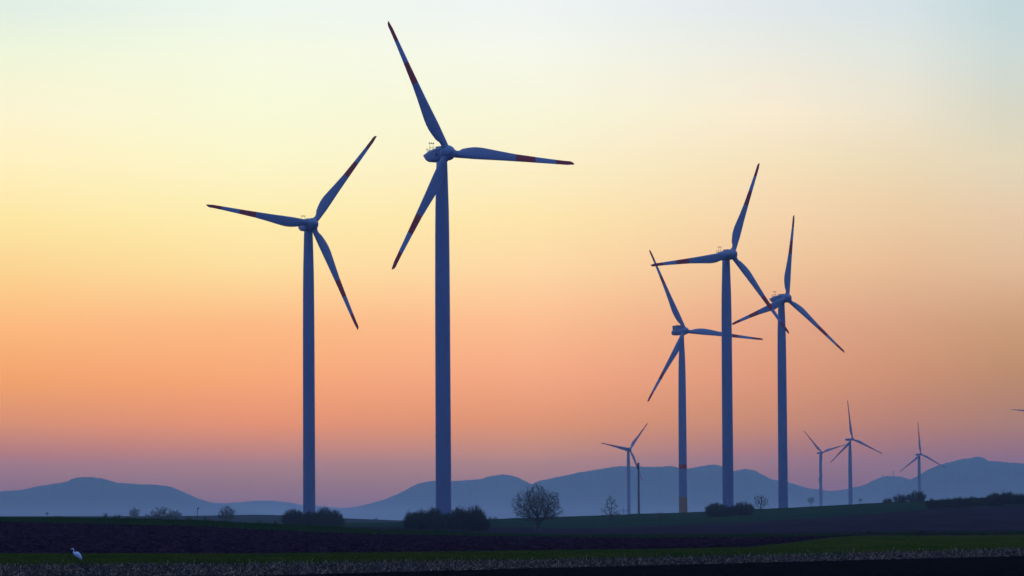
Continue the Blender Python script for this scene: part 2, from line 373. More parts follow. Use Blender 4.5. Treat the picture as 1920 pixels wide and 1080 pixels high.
ridge([(560, 962), (600, 957), (630, 953.5), (670, 950.5), (692, 945), (717, 938), (747, 926), (775, 911), (797, 903), (815, 901), (847, 902.5), (880, 900), (900, 899), (920, 892.5), (942, 889.5), (960, 892), (972, 896), (997, 908), (1030, 922), (1080, 938), (1150, 950), (1250, 962)], 18900, 53, 2600)
ridge([(900, 950), (960, 926), (1000, 907), (1012, 901), (1035, 897), (1065, 891), (1095, 885), (1130, 879), (1155, 875), (1180, 875), (1215, 875.5), (1260, 874.5), (1272, 878), (1290, 879), (1315, 875), (1330, 871), (1345, 872), (1355, 876), (1375, 885), (1385, 882), (1397, 879), (1415, 882), (1446, 899), (1481, 905), (1519, 917), (1535, 918), (1580, 924), (1650, 940), (1750, 960)], 18600, 67, 2900)
ridge([(1440, 945), (1500, 925), (1573, 920), (1595, 915.5), (1617, 911.5), (1638, 900.6), (1655, 894), (1671, 892.5), (1690, 894), (1706, 899), (1722, 904), (1760, 925), (1820, 955)], 18700, 71, 2800)
ridge([(1600, 960), (1660, 925), (1700, 903), (1722, 892.5), (1741, 880), (1763, 872), (1779, 867), (1806, 861), (1833, 857), (1845, 859), (1855, 865), (1888, 867.5), (1920, 870), (2000, 880), (2200, 900), (2620, 930)], 17800, 83)

# ------------------------------------------------------------------ wind turbines
R_BLADE = 41.0
def blade_mesh(red=((.535, .69), (.854, 1.01)), R=R_BLADE, slim=1.0):
    slim = slim * 1.2
    sp_ = sorted(set([.025, .04, .06, .09, .12, .16, .2, .24, .28, .33, .38, .44, .49, .58, .63, .74, .79, .90, .94, .965, .985, .995, 1.0] + [c for r in red for c in r if c < 1]))
    ch = pw([(0, 1.9), (.05, 1.9), (.09, 2.1), (.14, 2.65), (.2, 3.05), (.25, 3.1), (.3, 2.9), (.4, 2.35), (.535, 1.8), (.69, 1.42), (.854, 1.08), (.94, .97), (.97, .88), (.99, .60), (1, .2)])
    th = pw([(0, 1.9), (.05, 1.85), (.09, 1.5), (.15, 1.0), (.25, .7), (.4, .45), (.6, .28), (.85, .15), (1, .03)])
    le = pw([(0, -.95), (.05, -.95), (.1, -1.0), (.2, -1.0), (.4, -.72), (.6, -.55), (.854, -.40), (.94, -.36), (1, -.12)])
    tw = pw([(0, 14), (.2, 12), (.4, 6), (.7, 2), (1, 0)])
    bend = lambda r: 0
    k = 16; rings = []; mis = []
    for r in sp_:
        c = float(ch(r)) * slim; t = float(th(r)); l = float(le(r)) * slim; w = math.radians(float(tw(r))); c *= 1 if r > .1 else 1 / 1.15
        circ = max(0, min(1, 1 - (r - .05) / .1)); pts = []
        for i in range(k):
            a = 2 * math.pi * i / k; u = .5 - .5 * math.cos(a)
            yy_air = math.copysign(abs(math.sin(a)) * (1.25 - .75 * u) * .5, math.sin(a)) * t
            yy_c = math.sin(a) * .5 * t
            X = l + u * c; Yv = yy_c * circ + yy_air * (1 - circ)
            pts.append((X * math.cos(w) + Yv * math.sin(w), -X * math.sin(w) * .7 + Yv * math.cos(w), r * R))
        rings.append(pts)
    for a, b in zip(sp_[:-1], sp_[1:]):
        mm = (a + b) / 2; mis.append(1 if any(p <= mm <= q for p, q in red) else (2 if mm > red[0][1] else 0))
    m = MB(); m.loft(rings, mis=mis); return m
def nacelle_sleek(par):
    st = [(1.25, -1.75, 1.75, 1.45), (1.6, -2.0, 1.85, 1.7), (3, -2.3, 1.9, 1.8), (5, -2.3, 1.75, 1.8), (7, -2.2, 1.5, 1.7), (9, -2.0, 1.15, 1.5), (10.3, -1.5, .8, 1.3), (11.4, -.6, .5, 1.05), (12, -.1, .3, .85)]
    k = 20; rings = []
    for y, z0, z1, w in st:
        cz, hz = (z0 + z1) / 2, (z1 - z0) / 2; pts = []
        for i in range(k):
            a = 2 * math.pi * (i + .5) / k; ca, sa = math.cos(a), math.sin(a)
            pts.append((w * math.copysign(abs(ca) ** .55, ca), y, cz + hz * math.copysign(abs(sa) ** .55, sa)))
        rings.append(pts)
    m = MB(); m.loft(rings[::-1]); o = m.build('nacelle', 'paint', par)
    h = MB(); h.box((0, 3.4, 1.93), (1.0, 1.7, .14)); h.box((0, 3.4, 2.1), (.85, 1.5, .05)); h.build('hatch', 'paint', o, False)
    s = MB()
    for sgn in (-1, 1):
        s.segs([(sgn * 1.62, 2., -.95), (sgn * 1.60, 6.2, -.45)], [(sgn * 1.60, 6.2, -.45), (sgn * 1.2, 11.0, .1)], .07, .07, 4)
        s.box((sgn * 1.76, 3.2, -.3), (.06, .32, .45)); s.box((sgn * 1.78, 3.2, .9), (.04, .4, .10)); s.box((sgn * 1.74, 4.6, .75), (.05, .25, .18))
    s.build('side_trim', 'seam', o, False)
    w = MB()
    for X in (-.55, .55):
        w.segs([(X, 8.6, 1.0), (X, 9.8, .9)], [(X, 8.9, 3.45), (X, 8.9, 2.2)], .055, .045, 5)
    w.segs([(-.7, 8.9, 3.35), (-.55, 8.9, 2.2), (-.6, 10.3, 1.35), (.6, 10.3, 1.35), (-.6, 10.3, .8), (.6, 10.3, .8), (-.6, 8.7, 1.35), (.6, 8.7, 1.35)],
           [(.7, 8.9, 3.35), (.55, 8.9, 2.2), (.6, 10.3, 1.35), (-.6, 10.3, 1.35), (-.6, 10.3, 1.7), (.6, 10.3, 1.7), (-.6, 10.3, 1.35), (.6, 10.3, 1.35)], .05, .05, 4)
    for X, Y, Z in ((-.7, 8.9, 3.5), (0, 8.9, 3.5), (.7, 8.9, 3.5), (-.6, 10.3, 1.85), (.9, 7.3, 1.75)): w.box((X, Y, Z), (.13, .13, .15))
    w.build('weather_mast', 'seam', o, False)
    return o
def nacelle_box(par, cooler=True):
    k = 16; rings = []
    for y, hz, w in ((1.2, 1.1, 1.4), (1.6, 1.22, 1.7), (8.9, 1.25, 1.75), (9.6, 1.12, 1.6), (10.0, .8, 1.2)):
        pts = []
        for i in range(k):
            a = 2 * math.pi * (i + .5) / k; ca, sa = math.cos(a), math.sin(a)
            pts.append((w * math.copysign(abs(ca) ** .5, ca), y, -.55 + hz * math.copysign(abs(sa) ** .5, sa)))
        rings.append(pts)
    m = MB(); m.loft(rings[::-1]); o = m.build('nacelle', 'paint', par)
    s = MB(); s.box((-1.79, 5.5, -.5), (.03, 3.6, .07)); s.box((1.79, 5.5, -.5), (.03, 3.6, .07)); s.build('side_trim', 'seam', o, False)
    if cooler:
        c = MB(); c.box((0, 6.7, 1.6), (1.55, 1.9, .98)); c.box((0, 6.7, 2.62), (1.65, 2.0, .06))
        w = MB()
        for X in (-1.5, -.6, .6, 1.5):
            w.segs([(X, 5.2, 2.6)], [(X, 5.2, 3.5)], .05, .04, 4)
            c.box((X, 4.78, 1.75), (.10, .03, .7)); c.box((X, 8.62, 1.75), (.10, .03, .7))
        cc = c.build('cooler', 'paint', o, False)
        w.segs([(-1.5, 5.2, 2.75)], [(1.5, 5.2, 2.75)], .05, .05, 4)
        w.build('weather_mast', 'seam', o, False)
    return o
def hub_part(par, fat=1.0):
    m = MB(); k = 28; rings = []
    for y, r in ((1.35, 1.45), (1.2, 1.85), (.6, 2.1), (0, 2.2), (-.6, 2.15), (-1.3, 1.85), (-2.0, 1.3), (-2.5, .7), (-2.7, .12)):
        rings.append([(fat * r * math.cos(a), fat * y, fat * r * math.sin(a)) for a in np.arange(k) * 2 * math.pi / k])
    m.loft(rings); return m.build('hub', 'paint', par)
def tower_mesh(H, rt, rb, bands=()):
    zs = sorted(set([0, .3] + [c for b in bands for c in b[:2]] + [H * q for q in (.04, .12, .2, .3, .4, .5, .6, .7, .8, .87, .93, .985, 1)]))
    k = 40; rings = []; mis = []
    prof = pw([(0, 1), (.05, .985), (.65, .80), (.85, .56 if False else .62), (1, 0)])
    for z in zs:
        r = rt + (rb - rt) * float(prof(z / H)); rings.append([(r * math.cos(a), r * math.sin(a), z) for a in np.arange(k) * 2 * math.pi / k])
    for a, b in zip(zs[:-1], zs[1:]):
        mm = (a + b) / 2; mi = 0
        for z0, z1, q in bands:
            if z0 <= mm <= z1: mi = q
        mis.append(mi)
    m = MB(); m.loft(rings, mis=mis); return m
def rootcollar(par, M, fat=1.0):
    m = MB(); m.tube([(0, 0, 1.3 * fat), (0, 0, 2.3 * fat), (0, 0, 2.42 * fat)], [1.12 * fat, 1.08 * fat, 1.0 * fat], 20); o = m.build('blade_collar', 'paint', par); o.matrix_local = M; return o
BM = {}
def turbine(label, hub, D, psi, th0, tilt, cone, o_, ybase, kind='sleek', scale=1.0, rt=1.55, rb=2.22, bands=(), group=None, red=None, slim=1.0, thetas=None):
    H = at(hub[0], hub[1], D)
    ax = np.array([math.sin(psi), -math.cos(psi), 0]); base = H - ax * o_ * scale
    zb = float(ground_at(hub[0], base[1])[2]) - .3; hh = float(H[2]) - zb
    root = empty('wind_turbine', (base[0], base[1], zb), psi)
    tag(root, label, 'wind turbine', group or 'three bladed wind turbines')
    top = hh - 2.2 * scale
    bd = [(float(at(hub[0], b[0], base[1])[2]) - zb, float(at(hub[0], b[1], base[1])[2]) - zb, b[2]) for b in bands]
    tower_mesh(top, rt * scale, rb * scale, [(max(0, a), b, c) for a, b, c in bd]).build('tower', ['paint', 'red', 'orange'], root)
    nac = nacelle_sleek(root) if kind == 'sleek' else nacelle_box(root, kind == 'cooler')
    hb = hub_part(root, .62 if kind == 'slim' else (.8 if kind != 'sleek' else 1))
    Tm = Matrix.Translation((0, -o_ * scale, hh)) @ Matrix.Rotation(-tilt, 4, 'X') @ Matrix.Scale(scale, 4)
    nac.matrix_local = Matrix.Translation((0, -o_ * scale, hh)) @ Matrix.Scale(scale, 4); hb.matrix_local = Tm
    key = (red, slim, kind)
    for i in range(3):
        th = th0 - i * 2 * math.pi / 3
        A = Vector((0, -1, 0)); X = Vector((1, 0, 0)); U = Vector((0, 0, 1))
        d = (X * math.cos(th) + U * math.sin(th)) * math.cos(cone) + A * math.sin(cone)
        c = -X * math.sin(th) + U * math.cos(th); y = d.cross(c)
        M = Matrix(((c.x, y.x, d.x, 0), (c.y, y.y, d.y, 0), (c.z, y.z, d.z, 0), (0, 0, 0, 1)))
        if key not in BM:
            kw = {'slim': slim}
            if red: kw['red'] = red
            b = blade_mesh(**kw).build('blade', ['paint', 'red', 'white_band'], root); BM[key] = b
        else:
            b = BM[key].copy(); COL.objects.link(b); b.parent = root
        b.name = 'blade'; b.matrix_local = Tm @ M
        if kind == 'sleek': rootcollar(hb, M)
    return root
G1 = 'large wind turbines on the fields'; G2 = 'small wind turbines far behind the field crest'
turbine('tallest and nearest wind turbine, left of centre, its tower rising from wide dark shrubs', (839.4, 286.8), 1203.3, .5629, 2.0441, .1053, .0651, 3.2, 987, group=G1, rb=2.25)
turbine('leftmost large wind turbine, one blade pointing left, tower rising from a rounded clump of shrubs', (585.6, 420), 1517.8, .4202, .9087, .0808, .0438, 3.9, 983, group=G1)
turbine('large wind turbine whose tower stands between low shrubs beside the small bare tree', (1372.4, 476.8), 1733.5, .5469, 1.1853, .0833, .0274, 4.3, 957, group=G1, rb=2.3)
turbine('rightmost large wind turbine, tower standing alone on the crest, one blade almost upright', (1475.5, 559), 1985., .6497, 1.3951, .1249, .0656, 4.1, 957, group=G1, scale=.972, rb=2.33)
turbine('slender wind turbine with a red ring and ochre foot on its tower', (1284.4, 620.3), 2872.9, .4963, 2.0017, .115, .0462, 3.0, 988, kind='cooler', scale=60 / 41., rt=1.03, rb=2.0, bands=((879, 871, 1), (1000, 932, 2)), group=G1, red=((.58, .68), (.86, 1.01)), slim=.84)
turbine('small distant wind turbine beside the dark mast, left of the slender banded turbine', (1180.85, 842.3), 5110.9, .5188, .8678, .1114, .0384, 3.4, 992, group=G2)
turbine('small distant wind turbine whose lower blade hangs in front of its own tower', (1541.2, 848.5), 5697., .5767, 2.3607, .10, .0486, 3.4, 992, kind='box', group=G2, slim=.85)
turbine('tallest of the small distant wind turbines, one blade pointing straight up', (1598.1, 823), 4433.8, .6024, 1.7012, .0699, .0519, 4.0, 992, kind='box', group=G2, rt=1.2, rb=2.2, slim=.8)
turbine('small distant wind turbine above the bare bushes at the right of the crest', (1726.5, 851.3), 5422.9, .5003, 1.6315, .0862, .0329, 4.0, 992, kind='box', group=G2, slim=.8)
turbine('distant wind turbine at the right edge, only the tip of one level blade in view', (1937, 770.5), 6300., .52, 3.10, .09, .04, 3.4, 992, kind='box', group=G2, slim=.85)

# telecom mast, pylon, posts
m = empty('telecom_mast', at(1198, 985, 3100.)); tag(m, 'dark slim mast right beside the tower of the small distant turbine', 'mast')
s_ = 3100 / 8000.
b = MB(); Hm = (985 - 868) * s_
b.tube([(0, 0, z) for z in (0, Hm * .2, Hm * .45, Hm * .75, Hm - 2.6, Hm)], [.98, .84, .74, .64, .58, .56], 14); b.build('shaft', 'concrete', m)
b = MB(); b.tube([(-.15, 0, z) for z in (Hm - 4.6, Hm)], [.85, .85], 12); b.build('head', 'concrete', m)
b = MB(); b.segs([(-.3, 0, Hm)], [(-.3, 0, Hm + 4.5)], .09, .04, 5); b.build('antenna', 'steel', m)
for zz in (924, 898):
    b = MB(); b.box((-.75, 0, (985 - zz) * s_), (.7, .5, .30)); b.build('platform', 'steel', m, False)
pbase = at(1169.5, 990, 4200.); m = empty('power_pylon', pbase); tag(m, 'tiny power pylon with one crossarm beside the narrow bare tree', 'pylon')
s_ = 4200 / 8000.; Hp = (990 - 952) * s_; b = MB()
for sx_, sy_ in ((-1, -1), (1, -1), (-1, 1), (1, 1)): b.segs([(sx_ * 1.1, sy_ * 1.1, 0)], [(sx_ * .22, sy_ * .22, Hp)], .15, .12, 4)
for q in range(9):
    z0, z1 = Hp * q / 9, Hp * (q + 1) / 9; w0, w1 = 1.1 - .88 * q / 9, 1.1 - .88 * (q + 1) / 9
    b.segs([(-w0, -w0, z0), (w0, -w0, z0), (-w0, w0, z0), (w0, w0, z0)], [(w1, -w1, z1), (-w1, -w1, z1), (w1, w1, z1), (-w1, w1, z1)], .07, .07, 3)
b.build('lattice', 'steel', m, False)
b = MB(); b.segs([(-3.4, 0, Hp * .84), (3.4, 0, Hp * .84), (-3.4, 0, Hp * .84), (-3.4, 0, Hp * .84), (3.4, 0, Hp * .84)], [(3.4, 0, Hp * .84), (0, 0, Hp * .93), (0, 0, Hp * .93), (-3.4, 0, Hp * .78), (3.4, 0, Hp * .78)], .14, .14, 4); b.build('crossarm', 'steel', m, False)
# perch pole on the left
pp = at(369.5, 977, 660.); m = empty('perch_pole', pp); tag(m, 'thin pole with a dark knob on top rising from the left part of the crest', 'pole')
s_ = 660 / 8000.; b = MB(); b.segs([(0, 0, -.3), (.04, 0, (977 - 960) * s_)], [(.04, 0, (977 - 960) * s_), (.1, 0, (977 - 954) * s_)], .045, .04, 8); b.build('pole', 'bark', m)
b = MB(); b.tube([(.02, 0, 1.78), (.06, 0, 1.86), (.16, 0, 1.95), (.30, 0, 2.06), (.34, 0, 2.10)], [.02, .07, .10, .07, .02], 10); b.build('knob', 'seam', m)
pp = ground_at(641.2, 1440.); m = empty('field_post', pp); tag(m, 'short dark post at the right end of the left shrub clump', 'post')
b = MB(); b.box((0, 0, 1.25), (.20, .18, 1.35)); b.build('post', 'bark', m, False)
b = MB(); b.box((0, 0, 2.68), (.26, .24, .09)); b.build('cap', 'bark', m, False)
for X, Yp, lab in ((1656, 890, 'leftmost faint mast on the distant right-hand hilltop'), (1675, 888, 'tallest faint mast on the distant right-hand hilltop'), (1689, 892, 'rightmost faint mast on the distant right-hand hilltop')):
    p = at(X, Yp + 6, 19200.); m = empty('hilltop_mast', p); tag(m, lab, 'mast', 'masts on the far hilltop')
    hgt = 30. if X == 1675 else 17.
    b = MB(); b.tube([(0, 0, -10), (0, 0, hgt * .6), (0, 0, hgt)], [2.4, 1.8, 1.0], 8); b.build('shaft', 'steel', m)
    b = MB(); b.tube([(0, 0, hgt * .45), (0, 0, hgt * .55)], [3.4, 3.4], 10); b.build('antenna_ring', 'steel', m)

# ------------------------------------------------------------------ trees and shrubs
def colonize(env, n, trunk_h, step, infl, kill, seed, lean=.0, it=90, up=.12):
    r = np.random.default_rng(seed); A = env(r, n)
    nodes = [np.array([0, 0, z]) for z in np.arange(0, trunk_h + 1e-6, step)]
    par = [-1] + list(range(len(nodes) - 1)); nodes = np.array(nodes); par = list(par)
    alive = np.ones(len(A), bool)
    near = np.full(len(A), 1e9); nid = np.zeros(len(A), int); start = 0
    for _ in range(it):
        new = nodes[start:]
        if len(new):
            D = np.linalg.norm(A[:, None] - new[None], axis=2); j = D.argmin(1); dm = D[np.arange(len(A)), j]
            u = dm < near; near[u] = dm[u]; nid[u] = j[u] + start
        alive &= near > kill
        sel = alive & (near < infl)
        if not sel.any(): break
        ids = np.unique(nid[sel]); start = len(nodes); add = []
        for i in ids:
            k = sel & (nid == i); v = A[k] - nodes[i]; v /= np.linalg.norm(v, axis=1)[:, None]
            d = v.sum(0); d /= np.linalg.norm(d) + 1e-9; d += r.normal(0, .16, 3); d[2] += up; d /= np.linalg.norm(d)
            add.append(nodes[i] + d * step); par.append(int(i))
        if len(nodes) + len(add) > 9000: break
        nodes = np.concatenate([nodes, np.array(add)])
    par = par[:len(nodes)]
    return nodes, np.array(par), r
def bare_tree(label, X, D, env, n, trunk_h, step, infl, kill, seed, r_base, tip=.022, twigs=3, twlen=.5, group='bare trees', name='bare_tree', up=.12, extra=0):
    nodes, par, r = colonize(env, n, trunk_h, step, infl, kill, seed, up=up)
    w = np.zeros(len(nodes)); kids = np.zeros(len(nodes), int)
    for i in range(len(nodes) - 1, 0, -1):
        if kids[i] == 0: w[i] = 1
        w[par[i]] += w[i]; kids[par[i]] += 1
    w[0] = max(w[0], 1)
    ex = math.log(r_base / tip) / math.log(max(w[0], 2)); rad = tip * np.maximum(w, 1) ** ex
    i = np.arange(1, len(nodes)); p = par[i]
    big = rad[i] > r_base * .16
    root = empty(name, ground_at(X, D), 0); tag(root, label, 'tree', group)
    m = MB(); m.segs(nodes[p[big]], nodes[i[big]], np.minimum(rad[p[big]], rad[i[big]] * 1.5), rad[i[big]], 8)
    a = np.arange(9) * 2 * np.pi / 9
    m.loft([[(r_base * q * math.cos(t), r_base * q * math.sin(t), z) for t in a] for q, z in ((1.5, -.3), (1.2, .15), (1.0, .7))])
    m.build('trunk', 'bark', root)
    m = MB(); sm = ~big; m.segs(nodes[p[sm]], nodes[i[sm]], rad[i[sm]] * 1.1, rad[i[sm]], 4)
    leaf = i[(w[i] < 6)]
    base = np.repeat(nodes[leaf], twigs, 0); dd = np.repeat(nodes[leaf] - nodes[par[leaf]], twigs, 0); dd /= np.linalg.norm(dd, axis=1)[:, None]
    dd += r.normal(0, .55, dd.shape); dd[:, 2] += .15; dd /= np.linalg.norm(dd, axis=1)[:, None]
    ll = r.uniform(.4, 1.1, len(dd))[:, None] * twlen
    m.segs(base, base + dd * ll, tip * .85, tip * .5, 3)
    m.build('crown', 'twig', root)
    return root
def dome(cx, cy, cz, rx, ry, rz, floor=-9, shell=.45, lumps=0.0, seed=0):
    def f(r, n):
        out = []
        while len(out) < n:
            v = r.normal(0, 1, 3); v /= np.linalg.norm(v); q = r.uniform(shell, 1) ** .6
            q *= 1 + lumps * math.sin(v[0] * 5 + seed) * math.cos(v[2] * 4 + v[1] * 3 + seed)
            P = np.array([cx + v[0] * rx * q, cy + v[1] * ry * q, cz + v[2] * rz * q])
            if P[2] > floor: out.append(P)
        return np.array(out)
    return f
def spire(cz, R_, h, p=.8):
    def f(r, n):
        z = r.uniform(0, 1, n) ** 1.3; a = r.uniform(0, 6.283, n); q = R_ * ((1 - z) ** p + .06) * np.sqrt(r.uniform(0, 1, n))
        return np.stack([np.cos(a) * q, np.sin(a) * q, cz + z * h], 1)
    return f
# broad bare tree, centre
m_ = 1250 / 8000.
bare_tree('broad bare round-crowned tree standing right of the tallest turbine', 1009.5, 1250., dome(-.2, 0, 6.6, 7.3, 6.6, 6.0, 2.7, .12, .22, 2), 2500, 2.2, .40, 3.2, .50, 5, .60, tip=.026, twigs=4, twlen=.8)
tmed = bare_tree('narrow bare tree with a pointed crown, left of the small distant turbine', 1145.2, 1380., spire(4.0, 3.6, 6.6, .45), 230, 4.4, .4, 3.0, .6, 9, .17, tip=.028, twigs=3, twlen=.7)
tsm = bare_tree('small bare tree on the crest just left of the rightmost large turbine', 1427.5, 1500., dome(0, 0, 6.4, 2.9, 2.6, 2.5, 3.8, .05, .2, 3), 240, 3.8, .4, 3.0, .6, 19, .17, tip=.034, twigs=3, twlen=.7)
for X, Yb, D, sc_, lab in ((1240.5, 985, 1430., .55, 'faint sapling in the green field left of the banded turbine'),
                           (1521, 965, 1800., .62, 'faint sapling on the crest left of the turbine with a hanging blade'),
                           (1058, 984, 1500., .42, 'tiny sapling on the field edge right of the broad bare tree'),
                           (1614, 950, 1900., .35, 'tiny sapling right of the tallest distant turbine'),
                           (88, 972, 639., .115, 'lone twiggy sapling on the far left of the crest')):
    copy_thing(tsm, at(X, Yb, D) if D < 700 else ground_at(X, D), X * .37, sc_, lab)
def shrub_parts(root, w, d, h, seed, stems=170, twn=2200, leaf=1500, tr=.03):
    r = np.random.default_rng(seed)
    a = r.uniform(0, 2 * np.pi, stems); q = np.sqrt(r.uniform(0, 1, stems))
    b0 = np.stack([np.cos(a) * q * w * .34, np.sin(a) * q * d * .34, np.full(stems, -.1)], 1)
    top = np.stack([np.cos(a) * q * w * .5, np.sin(a) * q * d * .5, h * np.sqrt(1 - .72 * q ** 2.2) * r.choice([r.uniform(.5, .95, stems), r.uniform(.8, 1.12, stems)], axis=0) if False else h * np.sqrt(1 - .72 * q ** 2.2) * r.uniform(.64, 1.03, stems)], 1)
    mid = (b0 + top) / 2 + r.normal(0, .18, b0.shape)
    m = MB(); m.segs(b0, mid, .045, .035, 4); m.segs(mid, top, .035, .02, 4); m.build('stems', 'bark', root)
    def pick(n):
        s = r.integers(0, stems, n); t = r.uniform(.12, 1, n)[:, None]
        lo = b0[s] + (mid[s] - b0[s]) * np.minimum(1, 2 * t); return np.where(t < .5, lo, mid[s] + (top[s] - mid[s]) * (2 * t - 1)), s
    P, s = pick(twn); dr = (top[s] - b0[s]); dr /= np.linalg.norm(dr, axis=1)[:, None]; dr += r.normal(0, .55, dr.shape); dr /= np.linalg.norm(dr, axis=1)[:, None]
    ll = r.uniform(.3, 1.25, twn)[:, None]; E = P + dr * ll
    m = MB(); m.segs(P, E, tr * .6, tr * .35, 3)
    dr2 = dr + r.normal(0, .6, dr.shape); dr2 /= np.linalg.norm(dr2, axis=1)[:, None]
    m.segs(P + dr * ll * .6, P + dr * ll * .6 + dr2 * ll * .45, tr * .45, tr * .3, 3)
    Q, s = pick(leaf); Q = Q + r.normal(0, .25, Q.shape); u = r.normal(0, .09, (leaf, 3)); v = r.normal(0, .09, (leaf, 3))
    m.add(np.stack([Q, Q + u, Q + v], 1).reshape(-1, 3), [np.arange(leaf * 3).reshape(-1, 3)])
    m.build('crown', 'shrub', root)
def shrub(label, X, Yb, D, w, h, seed, group, dense=1.0, name='shrub'):
    P = ground_at(X, D); h = float(at(X, Yb, D)[2]) + h - float(P[2])
    o = empty(name, P); tag(o, label, 'shrub', group)
    dens = max(.25, min(2.2, w * h / 30.)) * dense
    shrub_parts(o, w, w * .8, h, seed, int(150 * dens) + 20, int(3000 * dens), int(3000 * dens), .05 * max(1, D / 1500))
    return o
p = 1500 / 8000.; g = 'shrubs around the left turbine tower'
shrub('rounded shrub at the left end of the clump round the leftmost turbine', 551, 984, 1490., 48 * p, 29 * p, 1, g)
shrub('low shrub right in front of the leftmost turbine tower', 583, 984, 1485., 42 * p, 25 * p, 2, g)
shrub('tall feathery shrub just right of the leftmost turbine tower', 607, 984, 1500., 38 * p, 32 * p, 3, g)
shrub('shrub at the right end of the clump round the leftmost turbine', 628, 982, 1495., 30 * p, 26 * p, 4, g)
shrub('low ragged undergrowth shrub linking the left clump and the field post', 640, 983, 1490., 12 * p, 12 * p, 5, g, .8)
p = 1180 / 8000.; g = 'shrubs around the tallest turbine tower'
shrub('leftmost low shrub of the wide thicket below the tallest turbine', 775, 993, 1180., 40 * p, 33 * p, 6, g)
shrub('second shrub of the wide thicket, left of the tallest tower', 795, 993, 1175., 50 * p, 37 * p, 7, g)
shrub('thin-topped shrub touching the left side of the tallest tower', 813, 993, 1185., 34 * p, 41 * p, 8, g)
shrub('lower shrub in front of the tallest turbine tower', 834, 993, 1170., 44 * p, 31 * p, 9, g)
shrub('full shrub just right of the tallest turbine tower', 862, 994, 1180., 46 * p, 42 * p, 10, g)
shrub('highest bristly shrub of the thicket right of the tallest tower', 888, 994, 1185., 46 * p, 45 * p, 12, g)
shrub('small outermost shrub at the right end of the wide thicket', 904, 994, 1180., 26 * p, 29 * p, 13, g)
p = 1700 / 8000.; g = 'shrubs around the middle right turbine tower'
shrub('rounded shrub left of the tower of the turbine beside the small bare tree', 1343, 961, 1700., 42 * p, 18.5 * p, 14, g)
shrub('low shrub hiding the foot of the tower beside the small bare tree', 1366, 960, 1690., 26 * p, 11 * p, 15, g)
shrub('rounded shrub between that turbine tower and the small bare tree', 1393, 958, 1700., 44 * p, 16 * p, 16, g)
p = 1900 / 8000.; g = 'bare bushes on the right crest'
for X, Yb, wp, hp, lab in ((1665, 945, 20, 10, 'lowest bare bush left of the pair under the right distant turbine'), (1689, 943, 30, 17, 'round bare bush left of the distant turbine foot'),
                           (1719, 943, 38, 24, 'largest bare bush in front of the right distant turbine foot')):
    shrub(lab, X, Yb, 1900., wp * p, hp * p, X, g, .38)
hd = [(1752, 957, 22, 20, 'leftmost'), (1776, 955, 26, 19, 'second'), (1800, 953, 26, 19, 'third'), (1824, 951, 26, 18, 'fourth'), (1847, 949, 26, 16, 'fifth'), (1866, 945, 22, 20, 'sixth'), (1892, 943, 32, 20, 'seventh, largest'), (1915, 942, 22, 14, 'eighth'), (1942, 941, 28, 16, 'ninth, just past the picture edge,')]
for i, (X, Yb, wp, hp, lab) in enumerate(hd):
    shrub('%s shrub along the dark hedge on the right crest' % lab, X, Yb, 1475. + 12 * math.sin(i * 2.3), wp * 1.55 * 1475 / 8000., hp * 1475 / 8000., 40 + i, 'hedge shrubs on the right crest', 1.1, 'hedge_shrub')
# leafy-looking distant trees at the left
def far_tree(label, X, Yb, D, wp, hp, seed, dense=1.):
    s = D / 8000.; P = ground_at(X, D); w, h = wp * s, hp * s + float(at(X, Yb, D)[2] - P[2]); r = np.random.default_rng(seed); o = empty('distant_tree', P); tag(o, label, 'tree', 'distant trees at the left')
    m = MB(); m.tube([(0, 0, -.5), (0, 0, h * .35), (w * .03, 0, h * .7)], [.03 * h, .022 * h, .008 * h], 8); m.build('trunk', 'bark', o)
    n = int(2200 * dense); v = r.normal(0, 1, (n, 3)); v /= np.linalg.norm(v, axis=1)[:, None]; q = r.uniform(0, 1, n) ** .45
    q = q * (1 + .16 * np.sin(v[:, 0] * 4 + seed) * np.cos(v[:, 2] * 5 + seed))
    C = np.stack([v[:, 0] * w * .5 * q, v[:, 1] * w * .5 * q, h - wp * s * .5 + v[:, 2] * wp * s * .52 * q * (1 + .2 * np.sin(v[:, 0] * 7 + seed * 2))], 1)
    u = r.normal(0, .055 * w, (n, 3)); t = r.normal(0, .055 * w, (n, 3))
    m = MB(); m.add(np.stack([C, C + u * .6, C + t * .6], 1).reshape(-1, 3), [np.arange(3 * n).reshape(-1, 3)])
    s0 = r.integers(0, n, 160); m.segs(np.tile([[0, 0, h * .5]], (160, 1)), C[s0], .006 * h, .003 * h, 3)
    m.build('crown', 'shrub', o, False); return o
far_tree('tall hazy round tree, leftmost of the trees behind the left crest', 252, 978, 4600., 21, 25, 1)
far_tree('small hazy tree right of the tall round one behind the left crest', 276, 978, 4600., 16, 14, 2)
far_tree('wide hazy dome-shaped tree, rightmost behind the left crest', 331, 978, 4600., 23, 21, 3, 1.4)
far_tree('tiny hazy tree on the far blue field between the two big towers', 705, 979, 3400., 8, 8, 4, .5)
far_tree('first of two low hazy round trees right of the wide thicket', 919, 978, 3000., 9, 9, 5, .6)
far_tree('second of two low hazy round trees right of the wide thicket', 929, 978, 3000., 12, 9, 6, .6)
bush = bare_tree('bare bushy tree between the hazy trees on the left crest', 303, 1900., dome(0, 0, 2.4, 4.2, 3.0, 2.2, .6, .1, .1, 1), 420, .4, .35, 3.0, .5, 29, .12, tip=.034, twigs=4, twlen=.8); bush.scale = (1.35, 1.35, 1.75)
copy_thing(bush, ground_at(425, 2000.), 1.3, (1.3, 1.3, 1.95), 'bare spreading tree behind the crest left of the leftmost turbine')
